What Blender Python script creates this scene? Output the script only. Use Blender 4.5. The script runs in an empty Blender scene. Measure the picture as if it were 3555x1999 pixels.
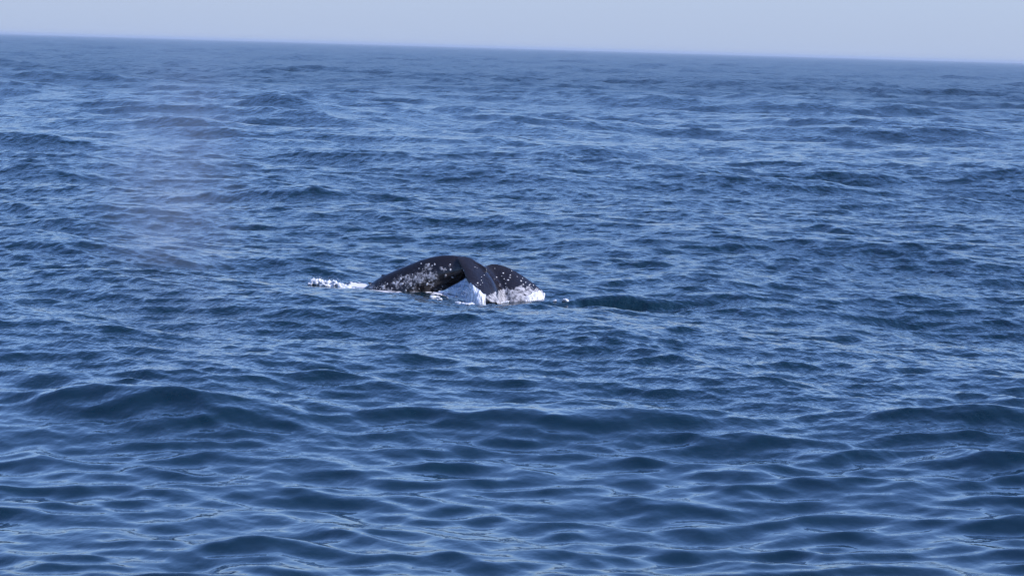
import bpy, bmesh, math, random
import numpy as np
from mathutils import Vector, Matrix, noise
from mathutils.bvhtree import BVHTree

random.seed(7)
C = bpy.context.scene
COL = C.collection
R = math.radians

# ------------------------------------------------------------------ camera, sky, sun, exposure
CAM_H = 6.2
HFOV = R(20.72)
PITCH = R(4.895)
ROLL = R(1.644)
cam_data = bpy.data.cameras.new("camera")
cam_data.sensor_width = 36.0
cam_data.angle = HFOV
cam_data.clip_start = 0.5
cam_data.clip_end = 90000
cam = bpy.data.objects.new("camera", cam_data)
COL.objects.link(cam)
cam_rot = Matrix.Rotation(math.pi / 2 - PITCH, 4, 'X') @ Matrix.Rotation(ROLL, 4, 'Z')
cam.matrix_world = Matrix.Translation((0, 0, CAM_H)) @ cam_rot
C.camera = cam

SUN_EL = R(40)
SUN_AZ = R(108)           # clockwise from +Y (the view direction): right and behind the camera
sun_vec = Vector((math.sin(SUN_AZ) * math.cos(SUN_EL), math.cos(SUN_AZ) * math.cos(SUN_EL), math.sin(SUN_EL)))
world = bpy.data.worlds.new("World")
C.world = world
world.use_nodes = True
wn = world.node_tree
wn.nodes.clear()
w_out = wn.nodes.new("ShaderNodeOutputWorld")
w_bg = wn.nodes.new("ShaderNodeBackground")
w_sky = wn.nodes.new("ShaderNodeTexSky")
w_sky.sky_type = 'NISHITA'
w_sky.sun_disc = False
w_sky.sun_elevation = SUN_EL
w_sky.sun_rotation = SUN_AZ
w_sky.altitude = 0
w_sky.air_density = 1.0
w_sky.dust_density = 0.6
w_sky.ozone_density = 3.0
w_tint = wn.nodes.new("ShaderNodeMix")
w_tint.data_type = 'RGBA'
w_tint.blend_type = 'MULTIPLY'
w_tint.inputs[0].default_value = 1.0
w_tint.inputs[7].default_value = (0.76, 0.93, 1.30, 1)
wn.links.new(w_sky.outputs[0], w_tint.inputs[6])
# marine haze band all round the horizon, thinning with elevation
w_tc = wn.nodes.new("ShaderNodeTexCoord")
w_sep = wn.nodes.new("ShaderNodeSeparateXYZ")
w_rng = wn.nodes.new("ShaderNodeFloatCurve")
cv = w_rng.mapping.curves[0]
cv.points[0].location = (0.0, 1.0)
cv.points[1].location = (1.0, 0.0)
for q in ((0.04, 0.85), (0.11, 0.40), (0.27, 0.08)):
    cv.points.new(*q)
w_rng.mapping.update()
w_mix = wn.nodes.new("ShaderNodeMix")
w_mix.data_type = 'RGBA'
w_mix.inputs[7].default_value = (1.90, 2.30, 3.16, 1)
wn.links.new(w_tc.outputs['Generated'], w_sep.inputs[0])
wn.links.new(w_sep.outputs[2], w_rng.inputs['Value'])
wn.links.new(w_rng.outputs[0], w_mix.inputs[0])
wn.links.new(w_tint.outputs[2], w_mix.inputs[6])
wn.links.new(w_mix.outputs[2], w_bg.inputs[0])
w_bg.inputs[1].default_value = 0.15
wn.links.new(w_bg.outputs[0], w_out.inputs[0])

sun_data = bpy.data.lights.new("sun", 'SUN')
sun_data.energy = 2.8
sun_data.angle = R(0.5)
sun_data.color = (1.0, 0.95, 0.9)
sun = bpy.data.objects.new("sun", sun_data)
COL.objects.link(sun)
sun.rotation_euler = (-sun_vec).to_track_quat('-Z', 'Y').to_euler()

C.view_settings.view_transform = 'Standard'
C.view_settings.look = 'None'
C.view_settings.exposure = 0.66
C.view_settings.gamma = 1.0
C.view_settings.use_curve_mapping = False
C.render.engine = 'CYCLES'
C.cycles.use_denoising = True
C.cycles.max_bounces = 6
C.cycles.volume_bounces = 0
C.cycles.volume_step_rate = 1.0
C.cycles.sample_clamp_indirect = 4.0

F_PX = 1777.5 / math.tan(HFOV / 2)


def at(px, py, Y):
    """the point of the vertical plane y = Y that the photograph shows at pixel (px, py)"""
    d = cam_rot.to_3x3() @ Vector(((px - 1777.5) / F_PX, -(py - 999.5) / F_PX, -1.0))
    return Vector((0, 0, CAM_H)) + d * (Y / d.y)


def on_sea(px, py):
    d = cam_rot.to_3x3() @ Vector(((px - 1777.5) / F_PX, -(py - 999.5) / F_PX, -1.0))
    return Vector((0, 0, CAM_H)) + d * (-CAM_H / d.z)


def tag(o, label=None, cat=None, group=None, kind=None):
    for k, v in (('label', label), ('category', cat), ('group', group), ('kind', kind)):
        if v:
            o[k] = v
    return o


def link(name, me, mat, parent=None):
    o = bpy.data.objects.new(name, me)
    COL.objects.link(o)
    if mat:
        me.materials.append(mat)
    if parent:
        o.parent = parent
    return o


def smoothstep(a, b, x):
    t = np.clip((x - a) / (b - a), 0, 1)
    return t * t * (3 - 2 * t)


# ------------------------------------------------------------------ node helpers
class NT:
    def __init__(self, name):
        self.m = bpy.data.materials.new(name)
        self.m.use_nodes = True
        self.t = self.m.node_tree
        self.t.nodes.clear()
        self.out = self.n("ShaderNodeOutputMaterial")

    def n(self, kind, **kw):
        nd = self.t.nodes.new(kind)
        for k, v in kw.items():
            setattr(nd, k, v)
        return nd

    def l(self, a, b):
        self.t.links.new(a, b)

    def math(self, op, a, b=None, clamp=False):
        nd = self.n("ShaderNodeMath", operation=op, use_clamp=clamp)
        for i, v in enumerate((a, b)):
            if v is None:
                continue
            if isinstance(v, (int, float)):
                nd.inputs[i].default_value = v
            else:
                self.l(v, nd.inputs[i])
        return nd.outputs[0]

    def noise(self, vec, scale, detail=2, rough=0.5, dist=0.0):
        nd = self.n("ShaderNodeTexNoise")
        nd.inputs['Scale'].default_value = scale
        nd.inputs['Detail'].default_value = detail
        nd.inputs['Roughness'].default_value = rough
        nd.inputs['Distortion'].default_value = dist
        if vec is not None:
            self.l(vec, nd.inputs['Vector'])
        return nd.outputs[0]

    def mapping(self, vec, rot=(0, 0, 0), scale=(1, 1, 1), loc=(0, 0, 0)):
        nd = self.n("ShaderNodeMapping")
        nd.inputs['Rotation'].default_value = rot
        nd.inputs['Scale'].default_value = scale
        nd.inputs['Location'].default_value = loc
        self.l(vec, nd.inputs['Vector'])
        return nd.outputs[0]

    def ramp(self, fac, lo, hi):
        nd = self.n("ShaderNodeMapRange", interpolation_type='SMOOTHSTEP')
        nd.inputs[1].default_value = lo
        nd.inputs[2].default_value = hi
        self.l(fac, nd.inputs[0])
        return nd.outputs[0]

    def attr(self, name):
        return self.n("ShaderNodeAttribute", attribute_name=name).outputs['Fac']

    def mixc(self, fac, a, b):
        nd = self.n("ShaderNodeMix", data_type='RGBA')
        self.l(fac, nd.inputs[0])
        for i, v in ((6, a), (7, b)):
            if isinstance(v, tuple):
                nd.inputs[i].default_value = v
            else:
                self.l(v, nd.inputs[i])
        return nd.outputs[2]


def water_material():
    k = NT("sea_water")
    geo = k.n("ShaderNodeNewGeometry").outputs['Position']
    wind = (0, 0, WIND)
    f3, f4, rip = k.attr("coarse"), k.attr("mid"), k.attr("ripple")
    # ripples too small for the mesh: crests stretched across the wind
    v = k.mapping(geo, rot=(0, 0, -WIND), scale=(1.0, 0.5, 1.0))
    n3 = k.math('MULTIPLY', k.noise(v, 0.55, 1.5), k.math('MULTIPLY', f3, 0.75))
    n4 = k.math('MULTIPLY', k.noise(v, 2.0, 1.5), k.math('MULTIPLY', f4, 0.22))
    v2 = k.mapping(geo, rot=(0, 0, -WIND - 0.4), scale=(1.0, 0.6, 1.0))
    n5 = k.math('MULTIPLY', k.noise(v2, 6.0, 2.0), k.math('MULTIPLY', rip, 0.05))
    h = k.math('ADD', k.math('ADD', n3, n4), n5)
    bump = k.n("ShaderNodeBump")
    bump.inputs['Strength'].default_value = 1.0
    bump.inputs['Distance'].default_value = 1.0
    if 'Filter Width' in bump.inputs:
        bump.inputs['Filter Width'].default_value = 0.005
    k.l(h, bump.inputs['Height'])
    p = k.n("ShaderNodeBsdfPrincipled")
    p.inputs['Base Color'].default_value = (0.0025, 0.016, 0.025, 1)
    # waves too small to resolve far off act as roughness
    k.l(k.math('ADD', k.math('ADD', k.math('MULTIPLY', f3, 0.18), k.math('MULTIPLY', f4, 0.08)), 0.05), p.inputs['Roughness'])
    p.inputs['IOR'].default_value = 1.333
    k.l(bump.outputs[0], p.inputs['Normal'])
    # flat foam left by the whale
    fv = k.mapping(geo, scale=(1.0, 0.55, 1.0))
    fn = k.noise(fv, 5.0, 4, 0.65, 0.6)
    thr = k.math('SUBTRACT', 0.80, k.math('MULTIPLY', k.attr("foam"), 0.5))
    fm = k.ramp(k.math('SUBTRACT', fn, thr), 0.0, 0.12)
    fd = k.n("ShaderNodeBsdfDiffuse")
    fd.inputs[0].default_value = (0.62, 0.60, 0.63, 1)
    mx = k.n("ShaderNodeMixShader")
    k.l(fm, mx.inputs[0])
    k.l(p.outputs[0], mx.inputs[1])
    k.l(fd.outputs[0], mx.inputs[2])
    k.l(mx.outputs[0], k.out.inputs[0])
    return k.m


# ------------------------------------------------------------------ the sea: wave spectrum tiles sampled on one sheet
WIND = R(-122)             # direction (from +X) in which the wind waves run
rng = np.random.default_rng(11)


def wave_tile(L, N, lo, hi, slope, spread, direction, chop):
    """one periodic patch of random waves with wavelengths lo..hi metres; returns height and the two sideways pulls"""
    kk = 2 * np.pi * np.fft.fftfreq(N, L / N)
    kx, ky = np.meshgrid(kk, kk, indexing='ij')
    k = np.hypot(kx, ky)
    k[0, 0] = 1
    c = (kx * math.cos(direction) + ky * math.sin(direction)) / k
    k1, k2 = 2 * np.pi / hi, 2 * np.pi / lo
    P = (k ** -4.0) * (0.06 + np.abs(c) ** spread)
    P *= (1 / (1 + (k1 / k) ** 8)) * (1 / (1 + (k / k2) ** 8))
    P[0, 0] = 0
    H = (rng.normal(size=(N, N)) + 1j * rng.normal(size=(N, N))) * np.sqrt(P)
    h = np.fft.ifft2(H).real
    sx = np.fft.ifft2(1j * kx * H).real
    sy = np.fft.ifft2(1j * ky * H).real
    s = slope / math.sqrt((sx ** 2 + sy ** 2).mean())
    dx = np.fft.ifft2(1j * kx / k * H).real
    dy = np.fft.ifft2(1j * ky / k * H).real
    return [(s * a).astype(np.float32) for a in (h, dx * chop, dy * chop)]


def sample(tile, L, x, y):
    N = tile[0].shape[0]
    u, v = x / L * N, y / L * N
    i, j = np.floor(u).astype(np.int64), np.floor(v).astype(np.int64)
    fu, fv = (u - i).astype(np.float32), (v - j).astype(np.float32)
    i0, j0, i1, j1 = i % N, j % N, (i + 1) % N, (j + 1) % N
    out = []
    for a in tile:
        out.append((a[i0, j0] * (1 - fu) + a[i1, j0] * fu) * (1 - fv) + (a[i0, j1] * (1 - fu) + a[i1, j1] * fu) * fv)
    return out


# (pixel x, pixel y, half length, half width, height, turn): single wave humps
HUMPS = [
    (2250, 1090, 1.6, 0.5, 0.12, R(4)),
    (330, 1350, 2.6, 0.9, 0.24, R(-14)), (560, 1380, 2.2, 0.8, 0.17, R(-16)),
    (820, 1735, 0.8, 0.5, 0.17, R(0)), (850, 1800, 0.7, 0.4, 0.10, R(-8)), (3370, 1610, 0.9, 0.55, 0.18, R(-6)),
    (1950, 1440, 3.0, 1.1, 0.24, R(-4)), (3350, 1500, 1.6, 0.8, 0.22, R(-8)), (1100, 1900, 0.9, 0.4, 0.10, R(-10)),
    (980, 395, 4.5, 2.4, 0.8, R(-25)), (600, 470, 3.2, 1.9, 0.6, R(-20)), (2050, 570, 3.6, 1.6, 0.5, R(-20)),
    (1000, 725, 4.0, 1.3, 0.40, R(-14)), (3060, 345, 4.2, 2.6, 0.9, R(-20)), (3330, 400, 4.5, 2.4, 0.7, R(-25)),
    (2800, 690, 3.0, 1.5, 0.32, R(-10)), (1560, 590, 3.0, 2.0, 0.36, R(-15)), (250, 830, 2.4, 1.1, 0.28, R(-14)),
    (150, 590, 3.6, 2.0, 0.4, R(-15)), (1850, 810, 2.0, 1.0, 0.2, R(-14)), (2900, 840, 1.6, 0.9, 0.2, R(-14)),
]
# where the photograph shows the water meeting the whale (pixel x, pixel y, depth)
WATERLINE = [at(*q) for q in (
    (1050, 996, 69.5), (1085, 990, 69.4), (1130, 997, 69.35), (1180, 1003, 69.4), (1225, 1005, 69.6),
    (1256, 1006, 69.8), (1300, 1009, 69.6), (1345, 1011, 69.5), (1400, 1013, 69.4), (1450, 1014, 69.35), (1500, 1015, 69.3), (1540, 1017, 69.3),
    (1575, 1036, 69.0), (1600, 1050, 68.75), (1640, 1059, 68.5), (1700, 1061, 68.35), (1745, 1058, 68.55), (1790, 1054, 68.8),
    (1840, 1047, 69.0), (1895, 1042, 69.4), (1640, 1100, 67.7), (1700, 1106, 67.6), (1780, 1110, 67.6), (1860, 1110, 67.7), (1950, 1106, 67.9),
    (1850, 1067, 68.4), (1950, 1074, 68.5), (2090, 1034, 69.6), (2170, 1030, 69.6), (2270, 1042, 69.5),
    (2090, 1088, 68.9), (2190, 1094, 68.9), (2320, 1092, 68.9), (2440, 1076, 69.0))]
W0 = at(1560, 1030, 69.3)      # middle of the whale


def sea_field(x, y):
    x = x.astype(np.float64)
    y = y.astype(np.float64)
    d = np.hypot(x, y)
    h = np.zeros_like(x)
    px = np.zeros_like(x)
    py = np.zeros_like(x)
    calm = 1 - 0.6 * np.exp(-(((x - W0.x) / 3.6) ** 2 + ((y - W0.y) / 2.6) ** 2))
    lee = smoothstep(43, 60, d + 3.0 * np.sin(x * 0.21 + 1.0) + 2.0 * np.sin(x * 0.53 + y * 0.1))
    for tile, L, turn, (fa, fb), amp in TILES:
        f = 1 - smoothstep(fa, fb, d)
        c, s = math.cos(turn), math.sin(turn)
        a, bx, by = sample(tile, L, c * x + s * y + 31.7, -s * x + c * y + 11.3)
        g = f * calm
        if amp == 'mid':
            g = g * (0.8 + 1.0 * lee + 1.0 * smoothstep(90, 260, d))
        if amp == 'long':
            g = g * (1 + 0.9 * smoothstep(90, 300, d))
        if amp == 'short':
            g = g * (1.12 - 0.12 * lee)
        if amp == 'fine':
            g = g * (0.3 + 0.7 * lee)
        h += a * g
        px += (c * bx - s * by) * g
        py += (s * bx + c * by) * g
    # long low swell rolling in
    for lam, amp, ang, ph in ((46, 0.10, R(-106), 0.4), (31, 0.045, R(-76), 2.0), (80, 0.20, R(-88), 1.0)):
        k = 2 * math.pi / lam
        f = 1 - smoothstep(1500, 5000, d)
        h += amp * f * calm * np.cos(k * (x * math.cos(ang) + y * math.sin(ang)) + ph)
    for (qx, qy, a, b, A, turn) in HUMPS:
        p = on_sea(qx, qy)
        c, s = math.cos(turn), math.sin(turn)
        u = c * (x - p.x) + s * (y - p.y)
        v = -s * (x - p.x) + c * (y - p.y) + 0.25 * b * np.sin(u / a * 2.3)
        h += A * np.exp(-(u / a) ** 2 - (v / b) ** 2)
    # the water stands against the whale: heaped along the tail stock, drawn down under the flukes
    num = np.zeros_like(h)
    den = np.full_like(h, 1e-9)
    wmax = np.zeros_like(h)
    for p in WATERLINE:
        r2 = (x - p.x) ** 2 + (y - p.y) ** 2
        w = np.exp(-r2 / 0.12) + 0.02 * np.exp(-r2 / 1.2)
        num += w * p.z
        den += w
        wmax = np.maximum(wmax, np.exp(-r2 / 0.55))
    wm_ = np.clip(wmax * 1.5, 0, 1)
    h = h * (1 - wm_) + (num / den + (0.12 + 0.4 * smoothstep(W0.x + 2.4, W0.x + 3.6, x)) * h) * wm_
    px *= 1 - 0.8 * wm_
    py *= 1 - 0.8 * wm_
    return h, px, py, lee, d


def make_tiles():
    return [
        (wave_tile(420, 512, 12, 90, 0.035, 4, WIND - R(10 + 17), 0.9), 420, R(17), (4000, 12000), 'long'),
        (wave_tile(163, 1024, 2.2, 12, 0.046, 4, WIND - R(-23), 1.0), 163, R(-23), (1500, 5000), 'mid'),
        (wave_tile(47, 1024, 0.55, 1.9, 0.135, 3.0, WIND + R(16 - 38), 1.0), 47, R(38), (400, 2000), 'short'),
        (wave_tile(14.3, 1024, 0.2, 0.55, 0.12, 1.6, WIND - R(4 - 51), 0.8), 14.3, R(-51), (45, 85), 'fine'),
    ]


def rows():
    d = 14.0
    out = []
    while d < 30000:
        out.append(d)
        if d < 26:
            s = 0.25
        elif d < 150:
            s = max(0.055, 0.0019 * d)
        elif d < 600:
            s = 0.0045 * d
        else:
            s = 0.010 * d
        if 66 < d < 73:
            s = 0.07
        d += s
    return np.array(out)


def cols():
    a = np.arange(-R(12.6), R(12.6), 0.0007)
    w = np.linspace(R(12.7), R(48), 45)
    return np.concatenate([-w[::-1], a, w])


def grid_faces(nr, nc):
    i = np.arange(nr - 1)[:, None] * nc + np.arange(nc - 1)[None, :]
    return np.stack([i, i + 1, i + 1 + nc, i + nc], -1).reshape(-1, 4)


def mesh_np(name, co, quads, attrs=None):
    me = bpy.data.meshes.new(name)
    me.vertices.add(len(co))
    me.vertices.foreach_set("co", co.astype(np.float32).ravel())
    me.loops.add(quads.size)
    me.loops.foreach_set("vertex_index", quads.astype(np.int32).ravel())
    me.polygons.add(len(quads))
    me.polygons.foreach_set("loop_start", np.arange(0, quads.size, 4, dtype=np.int32))
    me.update(calc_edges=True)
    me.polygons.foreach_set("use_smooth", np.ones(len(quads), dtype=bool))
    for k, v in (attrs or {}).items():
        at_ = me.attributes.new(k, 'FLOAT', 'POINT')
        at_.data.foreach_set("value", v.astype(np.float32).ravel())
    return me


TILES = make_tiles()
RD, CA = rows(), cols()
X = RD[:, None] * np.tan(CA)[None, :]
Y = np.repeat(RD[:, None], len(CA), 1)
H, PX, PY, LEE, D = sea_field(X, Y)
SX, SY, SZ = X + PX, Y + PY, H
# flat foam: along the tail stock's waterline, under the flukes and off the heaped water
foam = np.zeros_like(X)
for (qx, qy, a, b, A) in ((1330, 1024, 0.75, 1.0, 1.0), (1450, 1022, 0.9, 0.6, 0.9), (1540, 1030, 0.45, 0.6, 0.9),
                          (1690, 1062, 1.1, 0.55, 1.1), (1800, 1052, 0.8, 0.4, 0.9), (1180, 1008, 0.7, 0.35, 0.75),
                          (1240, 1007, 0.4, 0.35, 0.95), (1500, 1050, 0.9, 0.6, 0.7), (2300, 1060, 0.8, 0.5, 0.5)):
    q = on_sea(qx, qy)
    foam = np.maximum(foam, A * np.exp(-((SX - q.x) / a) ** 2 - ((SY - q.y) / b) ** 2))
co = np.stack([SX, SY, SZ], -1).reshape(-1, 3)
attrs = {"coarse": smoothstep(140, 520, D), "mid": smoothstep(45, 85, D), "ripple": 0.2 + 0.8 * LEE, "foam": foam}
sea = link("sea", mesh_np("sea", co, grid_faces(len(RD), len(CA)), attrs), water_material())
tag(sea, kind='structure')

# water surface round the whale, for setting things on it
ri = np.where((RD > 55) & (RD < 80))[0]
ci = np.where((CA > R(-9)) & (CA < R(9)))[0][::2]
sub = np.stack([SX[np.ix_(ri, ci)], SY[np.ix_(ri, ci)], SZ[np.ix_(ri, ci)]], -1)
near_water = BVHTree.FromPolygons(sub.reshape(-1, 3).tolist(), grid_faces(len(ri), len(ci)).tolist())


def water_z(x, y):
    hit = near_water.ray_cast(Vector((x, y, 20)), Vector((0, 0, -1)))
    return hit[0].z if hit[0] else 0.0


def water_at(px, py):
    """where the sight line through the pixel meets the wavy water"""
    o = Vector((0, 0, CAM_H))
    hit = near_water.ray_cast(o, (on_sea(px, py) - o).normalized())
    return hit[0] if hit[0] else on_sea(px, py)


# ------------------------------------------------------------------ the whale
Y0 = 69.3


def catmull(pts, n):
    pts = [Vector(p) for p in pts]
    p = [2 * pts[0] - pts[1]] + pts + [2 * pts[-1] - pts[-2]]
    out = []
    m = len(pts) - 1
    for i in range(n):
        t = i / (n - 1) * m
        s = min(int(t), m - 1)
        f = t - s
        a, b, c, d = p[s:s + 4]
        out.append(0.5 * ((2 * b) + (c - a) * f + (2 * a - 5 * b + 4 * c - d) * f * f + (3 * b - a - 3 * c + d) * f ** 3))
    return out


def skin_material():
    k = NT("whale_skin")
    tc = k.n("ShaderNodeTexCoord").outputs['Object']
    mot, pale = k.attr("mottle"), k.attr("pale")
    n1 = k.noise(tc, 10.0, 5, 0.72, 0.9)
    n2 = k.noise(k.mapping(tc, scale=(1.0, 1.0, 1.0), loc=(3, 1, 7)), 17.0, 3, 0.6, 0.3)
    s = k.math('ADD', k.math('MULTIPLY', n1, 0.62), k.math('MULTIPLY', n2, 0.38))
    thr = k.math('SUBTRACT', 0.92, k.math('MULTIPLY', mot, 0.475))
    m = k.ramp(k.math('SUBTRACT', s, thr), -0.07, 0.15)
    # streaked pale skin and running water low on the flukes
    st = k.noise(k.mapping(tc, rot=(0, R(24), 0), scale=(1.0, 1.0, 0.13), loc=(9, 2, 4)), 15.0, 3, 0.6, 0.2)
    s2 = k.math('ADD', k.math('MULTIPLY', st, 0.7), k.math('MULTIPLY', n1, 0.3))
    m2 = k.ramp(k.math('SUBTRACT', s2, k.math('SUBTRACT', 0.92, k.math('MULTIPLY', pale, 0.62))), 0.0, 0.12)
    dark = k.mixc(n1, (0.004, 0.0028, 0.0028, 1), (0.020, 0.013, 0.012, 1))
    grey = k.mixc(k.ramp(n2, 0.32, 0.68), (0.03, 0.027, 0.03, 1), (0.50, 0.465, 0.46, 1))
    pc = k.mixc(k.ramp(k.math('ADD', k.math('MULTIPLY', st, 0.8), k.math('MULTIPLY', n2, 0.2)), 0.34, 0.64), (0.07, 0.065, 0.068, 1), (0.46, 0.435, 0.44, 1))
    c = k.mixc(m, dark, grey)
    c = k.mixc(m2, c, pc)
    p = k.n("ShaderNodeBsdfPrincipled")
    k.l(c, p.inputs['Base Color'])
    rough = k.math('ADD', k.math('MULTIPLY', k.math('MAXIMUM', m, m2), 0.25), 0.22)
    p.inputs['Specular IOR Level'].default_value = 0.25
    p.inputs['Coat Weight'].default_value = 0.4
    p.inputs['Coat Roughness'].default_value = 0.14
    k.l(rough, p.inputs['Roughness'])
    b = k.n("ShaderNodeBump")
    b.inputs['Strength'].default_value = 0.5
    b.inputs['Distance'].default_value = 0.03
    k.l(k.math('ADD', k.noise(tc, 9.0, 3), k.math('MULTIPLY', m, 0.5)), b.inputs['Height'])
    k.l(b.outputs[0], p.inputs['Normal'])
    k.l(p.outputs[0], k.out.inputs[0])
    return k.m


# tail stock: (pixel x, upper edge, lower edge, depth)
STOCK = [(1080, 1090, 1420, 0.9), (1160, 1048, 1330, 0.8), (1250, 1005, 1230, 0.7), (1310, 965, 1175, 0.6), (1364, 940, 1128, 0.55),
         (1417, 918, 1085, 0.5), (1462, 901, 1050, 0.45), (1504, 890, 1022, 0.4), (1545, 885, 1007, 0.36), (1585, 887, 989, 0.33),
         (1622, 894, 967, 0.28), (1660, 912, 950, 0.2), (1690, 930, 950, 0.1)]
bm = bmesh.new()
NSEG = 28
prev = None
pts = catmull([(a, b, c) for a, b, c, d in STOCK], 90)
dep = catmull([(a, d, 0) for a, b, c, d in STOCK], 90)
for p, q in zip(pts, dep):
    top, bot = at(p.x, p.y, Y0 + q.y), at(p.x, p.z, Y0 + q.y)
    c = (top + bot) / 2
    hh = (top - bot).length / 2
    hw = hh * 0.74
    ring = []
    for i in range(NSEG):
        t = 2 * math.pi * i / NSEG
        # narrower towards the dorsal ridge
        w = hw * (1 - 0.30 * max(0, math.sin(t)) ** 1.5 - 0.1 * max(0, -math.sin(t)))
        ring.append(bm.verts.new(c + Vector((0, math.cos(t) * w, math.sin(t) * hh))))
    if prev:
        for i in range(NSEG):
            bm.faces.new((prev[i], ring[i], ring[(i + 1) % NSEG], prev[(i + 1) % NSEG]))
    else:
        bm.faces.new(ring)
    prev = ring
bm.faces.new(prev[::-1])
# low knuckles along the dorsal ridge
for kx, ky in ((1283, 982), (1330, 955), (1385, 932)):
    c = at(kx, ky, Y0 + 0.58)
    bmesh.ops.create_icosphere(bm, subdivisions=2, radius=0.05, matrix=Matrix.Translation(c) @ Matrix.Scale(0.45, 4, (0, 0, 1)))

# flukes: columns from the near lobe's leading edge to the far lobe's tip, each from its top to its bottom
FLUKE = [
    [(1590, 896, .10), (1606, 930, -.12), (1622, 966, -.42), (1645, 994, -.70), (1690, 1030, -.92)],
    [(1604, 889, .22), (1625, 925, -.06), (1650, 965, -.38), (1676, 1000, -.64), (1704, 1044, -.86)],
    [(1637, 896, .28), (1655, 930, .02), (1680, 965, -.24), (1700, 1000, -.5), (1720, 1050, -.74)],
    [(1666, 913, .33), (1686, 940, .12), (1706, 968, -.12), (1720, 1000, -.35), (1734, 1055, -.6)],
    [(1686, 921, .50), (1706, 945, .40), (1727, 972, .26), (1744, 1005, .04), (1756, 1058, -.25)],
    [(1716, 915, .62), (1738, 945, .46), (1757, 975, .24), (1770, 1010, -.02), (1780, 1058, -.32)],
    [(1758, 925, .64), (1780, 955, .44), (1795, 985, .22), (1803, 1015, -.03), (1808, 1058, -.32)],
    [(1804, 949, .60), (1820, 975, .42), (1830, 1000, .22), (1834, 1025, .02), (1836, 1056, -.22)],
    [(1846, 978, .56), (1856, 998, .42), (1860, 1015, .27), (1862, 1032, .12), (1864, 1054, -.06)],
    [(1884, 1008, .5), (1887, 1016, .44), (1889, 1026, .36), (1890, 1038, .26), (1890, 1052, .12)],
]
FC, FR = 64, 30
colpts = [catmull(c, FR) for c in FLUKE]
grid = [catmull([c[j] for c in colpts], FC) for j in range(FR)]
P3 = np.array([[at(p.x, p.y, Y0 + p.z) for p in row] for row in grid])
du = np.gradient(P3, axis=1)
dv = np.gradient(P3, axis=0)
nrm = np.cross(du, dv)
nrm /= np.linalg.norm(nrm, axis=2, keepdims=True)
if nrm[:, :, 1].mean() > 0:
    nrm = -nrm
u = np.linspace(0, 1, FC)[None, :]
v = np.linspace(0, 1, FR)[:, None]
th = 0.02 + 0.13 * np.sqrt(np.clip(np.sin(np.pi * (0.06 + 0.90 * u)) * np.sin(np.pi * (0.04 + 0.92 * v)), 0, 1)) * (1 - 0.5 * u)
back = P3 - nrm * th[:, :, None]
fv = [[bm.verts.new(P3[j, i]) for i in range(FC)] for j in range(FR)]
bv = [[bm.verts.new(back[j, i]) for i in range(FC)] for j in range(FR)]
for j in range(FR - 1):
    for i in range(FC - 1):
        bm.faces.new((fv[j][i], fv[j + 1][i], fv[j + 1][i + 1], fv[j][i + 1]))
        bm.faces.new((bv[j][i], bv[j][i + 1], bv[j + 1][i + 1], bv[j + 1][i]))
for i in range(FC - 1):
    bm.faces.new((fv[0][i], fv[0][i + 1], bv[0][i + 1], bv[0][i]))
    bm.faces.new((fv[-1][i], bv[-1][i], bv[-1][i + 1], fv[-1][i + 1]))
for j in range(FR - 1):
    bm.faces.new((fv[j][0], bv[j][0], bv[j + 1][0], fv[j + 1][0]))
    bm.faces.new((fv[j][-1], fv[j + 1][-1], bv[j + 1][-1], bv[j][-1]))
bmesh.ops.recalc_face_normals(bm, faces=bm.faces)
W_ORG = at(1560, 1030, Y0)
for vv in bm.verts:
    vv.co -= W_ORG
tmp = bpy.data.meshes.new("tmp")
bm.to_mesh(tmp)
bm.free()


def remeshed(me, voxel, smooth):
    o = bpy.data.objects.new("tmp", me)
    COL.objects.link(o)
    m = o.modifiers.new("r", 'REMESH')
    m.mode = 'VOXEL'
    m.voxel_size = voxel
    m.use_smooth_shade = True
    s = o.modifiers.new("s", 'SMOOTH')
    s.factor = 0.5
    s.iterations = smooth
    dg = bpy.context.evaluated_depsgraph_get()
    out = bpy.data.meshes.new_from_object(o.evaluated_get(dg))
    bpy.data.objects.remove(o)
    return out


def to_px(p):
    q = cam_rot.to_3x3().transposed() @ (p - Vector((0, 0, CAM_H)))
    return 1777.5 + F_PX * q.x / -q.z, 999.5 - F_PX * q.y / -q.z


wm = remeshed(tmp, 0.018, 3)
wm.name = "gray_whale"
# where the skin is mottled, written per point of the body (natural pigment, in the whale's own space)
mot, pal = [], []
MOT = [(1290, 1000, 28, 1.0), (1330, 995, 34, 1.0), (1380, 985, 40, 1.0), (1420, 975, 42, 1.05), (1460, 965, 40, 1.15), (1485, 930, 26, 1.1),
       (1500, 960, 34, 1.15), (1510, 1005, 22, 0.9), (1440, 1005, 34, 0.9), (1535, 935, 22, 0.9), (1560, 925, 18, 0.75), (1500, 990, 26, 1.0),
       (1390, 960, 20, 0.95), (1350, 1008, 24, 1.05), (1548, 960, 14, 0.85), (1660, 990, 16, .7), (1850, 975, 26, .62), (1800, 965, 24, .6), (1750, 960, 22, .5)]
PAL = [(1712, 1036, 22, 1.4), (1694, 1042, 18, 1.4), (1720, 1018, 12, .8), (1740, 1036, 26, 1.4), (1770, 1036, 26, 1.4), (1800, 1034, 26, 1.4), (1745, 1020, 26, 1.1), (1775, 1020, 28, 1.15), (1805, 1012, 28, 1.2), (1835, 1012, 24, 1.2), (1780, 1045, 40, 1.1),
       (1835, 1040, 30, 1.2), (1690, 1000, 14, .55), (1865, 1015, 18, 1.2), (1885, 1025, 22, 1.5), (1735, 990, 12, .7), (1760, 1000, 16, .8)]
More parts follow.
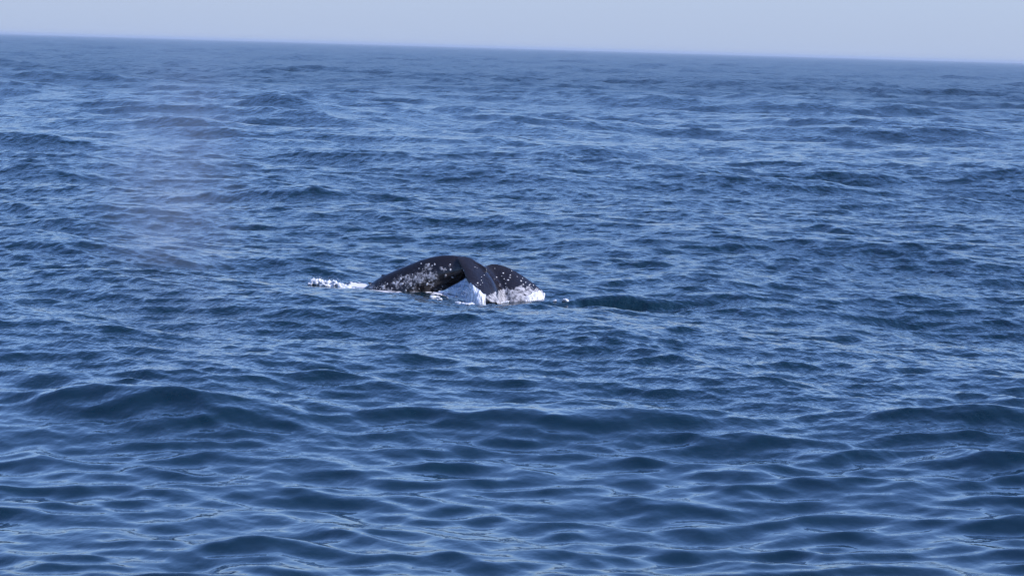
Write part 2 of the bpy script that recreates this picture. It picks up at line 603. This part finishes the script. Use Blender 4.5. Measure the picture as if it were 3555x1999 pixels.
for vv in wm.vertices:
    p = vv.co + W_ORG
    x, y = to_px(p)
    near = p.y < Y0 + 0.9
    mot.append(max(A * math.exp(-(((x - a) / r) ** 2 + ((y - b) / r) ** 2)) for a, b, r, A in MOT))
    pal.append(max(A * math.exp(-(((x - a) / r) ** 2 + ((y - b) / r) ** 2)) for a, b, r, A in PAL))
for nm, arr in (("mottle", mot), ("pale", pal)):
    a_ = wm.attributes.new(nm, 'FLOAT', 'POINT')
    a_.data.foreach_set("value", np.array(arr, dtype=np.float32))
whale = link("whale", wm, skin_material())
whale.location = W_ORG
tag(whale, "dark barnacled gray whale tail arching out of the sea with drooping flukes", "whale")
whale_bvh = BVHTree.FromPolygons([v_.co + W_ORG for v_ in wm.vertices], [tuple(f.vertices) for f in wm.polygons])

# barnacles, each its own piece (pixel x, pixel y, radius in pixels)
def barnacle_material():
    k = NT("barnacle_shell")
    tc = k.n("ShaderNodeTexCoord").outputs['Object']
    p = k.n("ShaderNodeBsdfPrincipled")
    rnd = k.n("ShaderNodeObjectInfo").outputs['Random']
    f = k.math('MULTIPLY', k.math('ADD', k.math('POWER', rnd, 1.6), k.noise(tc, 40.0, 2)), 0.7)
    k.l(k.mixc(f, (0.10, 0.09, 0.09, 1), (0.66, 0.63, 0.62, 1)), p.inputs['Base Color'])
    p.inputs['Roughness'].default_value = 0.7
    k.l(p.outputs[0], k.out.inputs[0])
    return k.m


barn_mat = barnacle_material()
barn_me = []
for s in range(4):
    b = bmesh.new()
    n = 9
    rings = []
    for rad, z in ((1.0, -0.25), (0.92, 0.2), (0.68, 0.55), (0.36, 0.66), (0.22, 0.5)):
        ring = []
        for i in range(n):
            t = 2 * math.pi * i / n
            r_ = rad * (1 + random.uniform(-0.16, 0.16))
            ring.append(b.verts.new((math.cos(t) * r_, math.sin(t) * r_ * random.uniform(0.85, 1.05), z)))
        rings.append(ring)
    for r0, r1 in zip(rings, rings[1:]):
        for i in range(n):
            b.faces.new((r0[i], r0[(i + 1) % n], r1[(i + 1) % n], r1[i]))
    b.faces.new(rings[-1])
    me = bpy.data.meshes.new("barnacle")
    b.to_mesh(me)
    b.free()
    me.polygons.foreach_set("use_smooth", [True] * len(me.polygons))
    me.materials.append(barn_mat)
    barn_me.append(me)
BARN = [(1462, 915, 3.4), (1489, 917, 4.2), (1454, 932, 3.4), (1467, 934, 1.8), (1420, 964, 3.6), (1397, 985, 4.8), (1483, 986, 4.8), (1571, 963, 3.4),
        (1536, 994, 2.8), (1391, 967, 4.6), (1331, 994, 4.2), (1284, 987, 3.2), (1289, 1011, 4.5), (1466, 974, 3.6), (1500, 922, 3.0), (1509, 917, 3.4),
        (1563, 918, 3.6), (1548, 936, 3.2), (1564, 936, 3.2), (1368, 982, 3.8), (1365, 978, 3.0), (1432, 952, 3.0), (1413, 955, 2.6), (1545, 932, 3.0),
        (1547, 956, 5.0), (1491, 977, 2.8), (1512, 966, 3.0), (1427, 991, 3.0), (1440, 985, 2.8), (1360, 1000, 3.0), (1409, 1008, 3.6), (1455, 1003, 3.4),
        (1649, 927, 2.0), (1656, 930, 1.6), (1681, 955, 2.6), (1672, 961, 2.0), (1671, 973, 2.4), (1658, 982, 3.4), (1675, 981, 2.6), (1668, 988, 2.0),
        (1718, 932, 1.9), (1724, 962, 3.6), (1747, 948, 3.6), (1770, 963, 3.8), (1764, 972, 3.8), (1771, 955, 2.8), (1809, 975, 4.0), (1817, 987, 3.2),
        (1814, 966, 2.6), (1750, 968, 2.0), (1838, 990, 3.4), (1825, 980, 2.4), (1840, 986, 2.4), (1755, 984, 2.6), (1604, 932, 2.4), (1609, 939, 2.6),
        (1852, 990, 2.6), (1742, 958, 1.8), (1776, 940, 1.8), (1795, 960, 2.0), (1862, 1000, 2.6), (1307, 1000, 3.0), (1345, 985, 3.0), (1320, 1004, 2.6)]
o_cam = Vector((0, 0, CAM_H))
for i, (bx, by, br) in enumerate(BARN):
    hit = whale_bvh.ray_cast(o_cam, (at(bx, by, Y0) - o_cam).normalized())
    if not hit[0]:
        continue
    o = bpy.data.objects.new("barnacle", barn_me[i % 4])
    COL.objects.link(o)
    o.parent = whale
    s = br * 0.0071 * (1.05 if br > 4 else 0.85)
    q = hit[1].to_track_quat('Z', 'Y')
    o.matrix_local = Matrix.Translation(hit[0] - W_ORG) @ q.to_matrix().to_4x4() @ Matrix.Rotation(random.uniform(0, 6), 4, 'Z') @ \
        Matrix.Diagonal((s * random.uniform(0.8, 1.6), s * random.uniform(0.8, 1.1), s * 0.55, 1))

# ------------------------------------------------------------------ white water round the whale
def foam_material(name, col, alpha_noise=None, alpha=1.0):
    k = NT(name)
    tc = k.n("ShaderNodeTexCoord").outputs['Object']
    n = k.noise(tc, 14.0, 4, 0.6)
    p = k.n("ShaderNodeBsdfPrincipled")
    k.l(k.mixc(n, tuple(c * 0.5 for c in col[:3]) + (1,), col), p.inputs['Base Color'])
    p.inputs['Roughness'].default_value = 0.5
    p.inputs['Subsurface Weight'].default_value = 0.3
    p.inputs['Subsurface Radius'].default_value = (0.06, 0.07, 0.08)
    if alpha_noise:
        stc = k.noise(k.mapping(tc, scale=(alpha_noise[0] * 1.5, alpha_noise[1], alpha_noise[2])), 13.0, 4, 0.65, 0.3)
        k.l(k.mixc(k.ramp(stc, 0.32, 0.62), tuple(c * 0.45 for c in col[:3]) + (1,), col), p.inputs['Base Color'])
        st = k.noise(k.mapping(tc, scale=alpha_noise), 10.0, 4, 0.65, 0.2)
        a_ = k.math('ADD', k.math('SUBTRACT', st, 0.74), k.math('MULTIPLY', k.attr("body"), 0.62))
        k.l(k.math('MULTIPLY', k.ramp(a_, -0.05, 0.22), alpha), p.inputs['Alpha'])
    b = k.n("ShaderNodeBump")
    b.inputs['Strength'].default_value = 0.6
    b.inputs['Distance'].default_value = 0.04
    k.l(k.noise(tc, 22.0, 4, 0.6), b.inputs['Height'])
    k.l(b.outputs[0], p.inputs['Normal'])
    k.l(p.outputs[0], k.out.inputs[0])
    return k.m


white = foam_material("white_water", (0.86, 0.85, 0.88, 1))


def blob_mesh(name, blobs, org, voxel=0.02, smooth=1, rough=0.02, f=9.0):
    b = bmesh.new()
    for c, r, sc in blobs:
        bmesh.ops.create_icosphere(b, subdivisions=2, radius=r,
                                   matrix=Matrix.Translation(c - org) @ Matrix.Diagonal((sc[0], sc[1], sc[2], 1)))
    me = bpy.data.meshes.new("tmp")
    b.to_mesh(me)
    b.free()
    me = remeshed(me, voxel, smooth)
    for v_ in me.vertices:
        v_.co += noise.noise_vector(v_.co * f) * rough + noise.noise_vector(v_.co * f * 2.7) * rough * 0.5
    me.name = name
    me.polygons.foreach_set("use_smooth", [True] * len(me.polygons))
    return me


# the foaming crest over the sunken back: (pixel x, upper edge, lower edge)
CREST = [(1070, 982, 986), (1085, 968, 981), (1098, 965, 987), (1115, 971, 990), (1135, 976, 995), (1155, 974, 999), (1165, 977, 1001), (1180, 981, 1001),
         (1195, 988, 1002), (1210, 992, 1002), (1228, 993, 1002)]
CY = 69.5
blobs = []
c_org = at(1150, 995, CY)
for (a, t0, b0), (a2, t2, b2) in zip(CREST, CREST[1:]):
    n = 40
    for i in range(n):
        f = i / n
        x, t, bt = a + (a2 - a) * f, t0 + (t2 - t0) * f, b0 + (b2 - b0) * f
        g = random.random() ** 0.8
        y = bt + 4 + (t - bt - 2) * g
        r = random.uniform(0.016, 0.045) * (1.1 - 0.6 * g)
        blobs.append((at(x + random.uniform(-3, 3), y, CY + random.uniform(-0.1, 0.14) * (1 - 0.5 * g)), r, (1.2, 1, 1)))
    # thrown tongues of spray
    for i in range(3):
        x = random.uniform(a, a2)
        t = t0 + (t2 - t0) * ((x - a) / (a2 - a))
        for q in range(3):
            blobs.append((at(x + q * 1.2 + random.uniform(-1, 1), t + 2 - q * 2.6, CY + random.uniform(-.05, .1)), 0.022 - 0.004 * q, (0.8, 0.8, 1.3)))
crest = link("splash", blob_mesh("splash", blobs, c_org, 0.018, 7, 0.012, 14), white)
crest.location = c_org
tag(crest, "ragged white foaming crest breaking to the left of the whale's tail stock", "splash")


def droplets(name, spots, parent, mat, org):
    b = bmesh.new()
    for c, r in spots:
        bmesh.ops.create_icosphere(b, subdivisions=1, radius=r, matrix=Matrix.Translation(c - org))
    me = bpy.data.meshes.new(name)
    b.to_mesh(me)
    b.free()
    o = link(name, me, mat, parent)
    return tag(o, kind='stuff')


sp = []
for i in range(40):
    (a, t0, b0) = random.choice(CREST[:-1])
    sp.append((at(a + random.uniform(-14, 18), t0 - abs(random.gauss(0, 5)), CY + random.uniform(-.2, .3)), random.uniform(0.003, 0.008)))
droplets("spray", sp, crest, white, c_org)

# water pouring off the near fluke: sheet between its upper edge and the sea
def sheet(name, upper, lower, bulge, org, nu=48, nv=26, thick=0.05, wob=0.02, f=5.0, torn=(0.2, 0.2, 0.05, 0.1)):
    """upper, lower: rows of (pixel x, pixel y, depth); a thick curved sheet hung between them"""
    U, Lw = catmull(upper, nu), catmull(lower, nu)
    front = np.zeros((nv, nu, 3))
    for j in range(nv):
        g = j / (nv - 1)
        for i in range(nu):
            w = i / (nu - 1)
            p = U[i].lerp(Lw[i], g)
            y = p.z - bulge * math.sin(math.pi * (0.15 + 0.8 * g)) * math.sin(math.pi * w)
            q = at(p.x, p.y, Y0 + y)
            s = Vector((q.x * f * 2.6, q.y * f, q.z * f * 0.4))
            q = q + Vector((0, -1, 0)) * (noise.noise(s) * wob + noise.noise(s * 2.3) * wob * 0.5)
            q = q + Vector((noise.noise(s * 0.7 + Vector((5, 5, 5))) * wob, 0, noise.noise(s * 0.9 + Vector((9, 2, 1))) * wob * 0.8))
            front[j, i] = q - org
    back_ = front + np.array([0, thick, 0])
    nq = nu * nv
    fq = grid_faces(nv, nu)
    edge = []
    loop = [i for i in range(nu)] + [j * nu + nu - 1 for j in range(1, nv)] + [(nv - 1) * nu + i for i in range(nu - 2, -1, -1)] + [j * nu for j in range(nv - 2, 0, -1)]
    for a_, b_ in zip(loop, loop[1:] + loop[:1]):
        edge.append((a_, b_, b_ + nq, a_ + nq))
    quads = np.concatenate([fq[:, ::-1], fq + nq, np.array(edge)])
    w = np.linspace(0, 1, nu)[None, :]
    g = np.linspace(0, 1, nv)[:, None]
    body = np.minimum(np.minimum(np.clip(w / torn[0], 0, 1), np.clip((1 - w) / torn[1], 0, 1)),
                      np.minimum(np.clip((g + 0.001) / torn[2], 0, 1), np.clip((1 - g) / torn[3], 0, 1)))
    body = np.concatenate([body.ravel(), body.ravel()])
    return mesh_np(name, np.concatenate([front.reshape(-1, 3), back_.reshape(-1, 3)]), quads, {"body": body})


f_org = at(1650, 1050, Y0 - 0.7)
pour_mat = foam_material("pouring_water", (0.84, 0.84, 0.87, 1), (1.4, 1.0, 0.3))
pour = link("falling_water", sheet(
    "falling_water",
    [(1622, 975, -.38), (1632, 981, -.55), (1645, 991, -.72), (1660, 1003, -.86), (1676, 1014, -.95), (1694, 1028, -1.0)],
    [(1601, 1052, -.45), (1620, 1060, -.70), (1642, 1066, -.95), (1664, 1066, -1.08), (1680, 1064, -1.05), (1696, 1060, -.98)],
    0.16, f_org, 56, 34, 0.04, 0.045, 7.0, (0.22, 0.2, 0.03, 0.1)), pour_mat)
pour.location = f_org
tag(pour, "curtain of white water pouring off the whale's near fluke into the sea", "falling water")
film_mat = foam_material("thin_water", (0.46, 0.55, 0.72, 1), (1.6, 1.0, 0.5), 0.42)
film = link("water_film", sheet(
    "water_film",
    [(1540, 1008, .15), (1560, 996, .05), (1585, 983, -.1), (1606, 970, -.22), (1618, 964, -.32), (1630, 978, -.42)],
    [(1545, 1016, .1), (1565, 1024, .0), (1582, 1034, -.1), (1600, 1046, -.25), (1615, 1054, -.4), (1630, 1058, -.5)],
    0.05, f_org, 40, 22, 0.015, 0.015, 8.0, (0.3, 0.02, 0.02, 0.3)), film_mat, pour)
sp = []
for i in range(160):
    x = random.gauss(1640, 40)
    y = random.uniform(985, 1066) if x < 1660 else random.uniform(1035, 1066)
    if x < 1600:
        y = max(y, 1000)
    sp.append((at(x, y, Y0 + random.uniform(-1.15, -0.55)), random.uniform(0.004, 0.009)))
droplets("spray", sp, pour, white, f_org)

# water sheeting off the far fluke's tip
t_org = at(1870, 1040, Y0 + 0.2)
tip = link("fluke_tip_water", sheet(
    "fluke_tip_water",
    [(1800, 1036, -.14), (1820, 1026, -.10), (1838, 1020, .0), (1852, 1010, .18), (1868, 1007, .32), (1885, 1012, .39), (1893, 1021, .38)],
    [(1800, 1050, -.26), (1820, 1050, -.24), (1838, 1050, -.18), (1854, 1050, -.10), (1870, 1050, 0.0), (1884, 1050, .12), (1893, 1048, .2)],
    0.02, t_org, 44, 20, 0.03, 0.035, 9.0, (0.35, 0.06, 0.2, 0.06)), foam_material("sheeting_water", (0.78, 0.76, 0.79, 1), (1.3, 1.0, 0.35)))
tip.location = t_org
tag(tip, "white water sheeting off the tip of the whale's right fluke", "falling water")


def fleck(px, py, w, h, label, cat="foam", group=None):
    p = water_at(px, py)
    blobs = []
    for i in range(12):
        blobs.append((p + Vector((random.uniform(-.5, .5) * w, random.uniform(-.6, .6) * w * 0.5, random.uniform(0.0, h))), random.uniform(.3, .5) * h + 0.012, (1.5, 1.2, 0.8)))
    o = link("foam_fleck", blob_mesh("foam_fleck", blobs, p, 0.014, 1, 0.012, 18), white)
    o.location = p
    return tag(o, label, cat, group)


G = "flecks of foam on the water round the whale"
fleck(1961, 1046, 0.13, 0.05, "bright white foam fleck to the right of the drooping flukes", group=G)
fleck(1926, 1046, 0.05, 0.025, "tiny pale foam fleck just past the tip of the right fluke", group=G)
fleck(1531, 1017, 0.09, 0.045, "rounded foam fleck against the lower edge of the dark tail stock", group=G)
fleck(1548, 1019, 0.07, 0.04, "largest foam fleck, between the tail stock and the pouring water", group=G)
fleck(1502, 1035, 0.07, 0.05, "foam fleck left of two slanting flecks below the tail stock", group=G)
fleck(1518, 1032, 0.09, 0.025, "upper of two slanting foam flecks in dark water below the tail stock", group=G)
fleck(1523, 1040, 0.11, 0.025, "lower of two slanting foam flecks in dark water below the tail stock", group=G)

# foam line along the foot of the flukes
blobs = []
r_org = at(1730, 1054, Y0 - 0.8)
for i in range(170):
    x = random.uniform(1585, 1815)
    base = water_at(x, 1052 + 4 * math.sin((x - 1600) / 18.0) - (x - 1640) * 0.045)
    blobs.append((base + Vector((0, random.uniform(-.04, .04), random.uniform(-0.01, 0.02))), random.uniform(0.012, 0.032), (1.9, 1.2, 0.7)))
line = link("foam_line", blob_mesh("foam_line", blobs, r_org, 0.014, 1, 0.012, 18), white)
line.location = r_org
tag(line, "thin white foam line along the foot of the flukes", "foam", kind='stuff')

# ------------------------------------------------------------------ mist and haze
def volume_material(name, color, density, noise_scale=None, aniso=0.0):
    k = NT(name)
    v_ = k.n("ShaderNodeVolumePrincipled")
    v_.inputs['Color'].default_value = color
    v_.inputs['Anisotropy'].default_value = aniso
    v_.inputs['Density'].default_value = density
    if noise_scale:
        tc = k.n("ShaderNodeTexCoord").outputs['Object']
        ln = k.n("ShaderNodeVectorMath", operation='LENGTH')
        k.l(k.mapping(tc, scale=MIST_SCALE), ln.inputs[0])
        fall = k.ramp(ln.outputs['Value'], 1.0, 0.1)
        nz = k.ramp(k.noise(tc, noise_scale, 3, 0.6, 0.8), -0.1, 0.9)
        k.l(k.math('MULTIPLY', k.math('MULTIPLY', nz, fall), density), v_.inputs['Density'])
    k.l(v_.outputs[0], k.out.inputs['Volume'])
    return k.m


MR = (2.7, 1.8, 5.0)
MIST_SCALE = (1 / MR[0], 1 / MR[1], 1 / MR[2])
m_org = at(600, 640, 71.5)
b = bmesh.new()
bmesh.ops.create_icosphere(b, subdivisions=3, radius=1.0, matrix=Matrix.Diagonal((MR[0], MR[1], MR[2], 1)))
me = bpy.data.meshes.new("mist")
b.to_mesh(me)
b.free()
mist = link("mist", me, volume_material("blow_mist", (0.80, 0.85, 0.96, 1), 0.15, 0.45))
mist.location = m_org
mist.rotation_euler = (0, R(6), 0)
tag(mist, "faint drifting mist of the whale's blow hanging over the water left of the tail", "mist", kind='stuff')

b = bmesh.new()
bmesh.ops.create_cube(b, size=1.0)
me = bpy.data.meshes.new("haze")
HB = (70000, 32500, 16.0)
b.transform(Matrix.Diagonal((HB[0], HB[1], HB[2], 1)))
b.to_mesh(me)
b.free()
haze = link("haze", me, volume_material("haze_air", (0.64, 0.71, 0.80, 1), 0.00009))
haze.location = (0, HB[1] / 2 - 1000, 4.0)
tag(haze, kind='stuff')
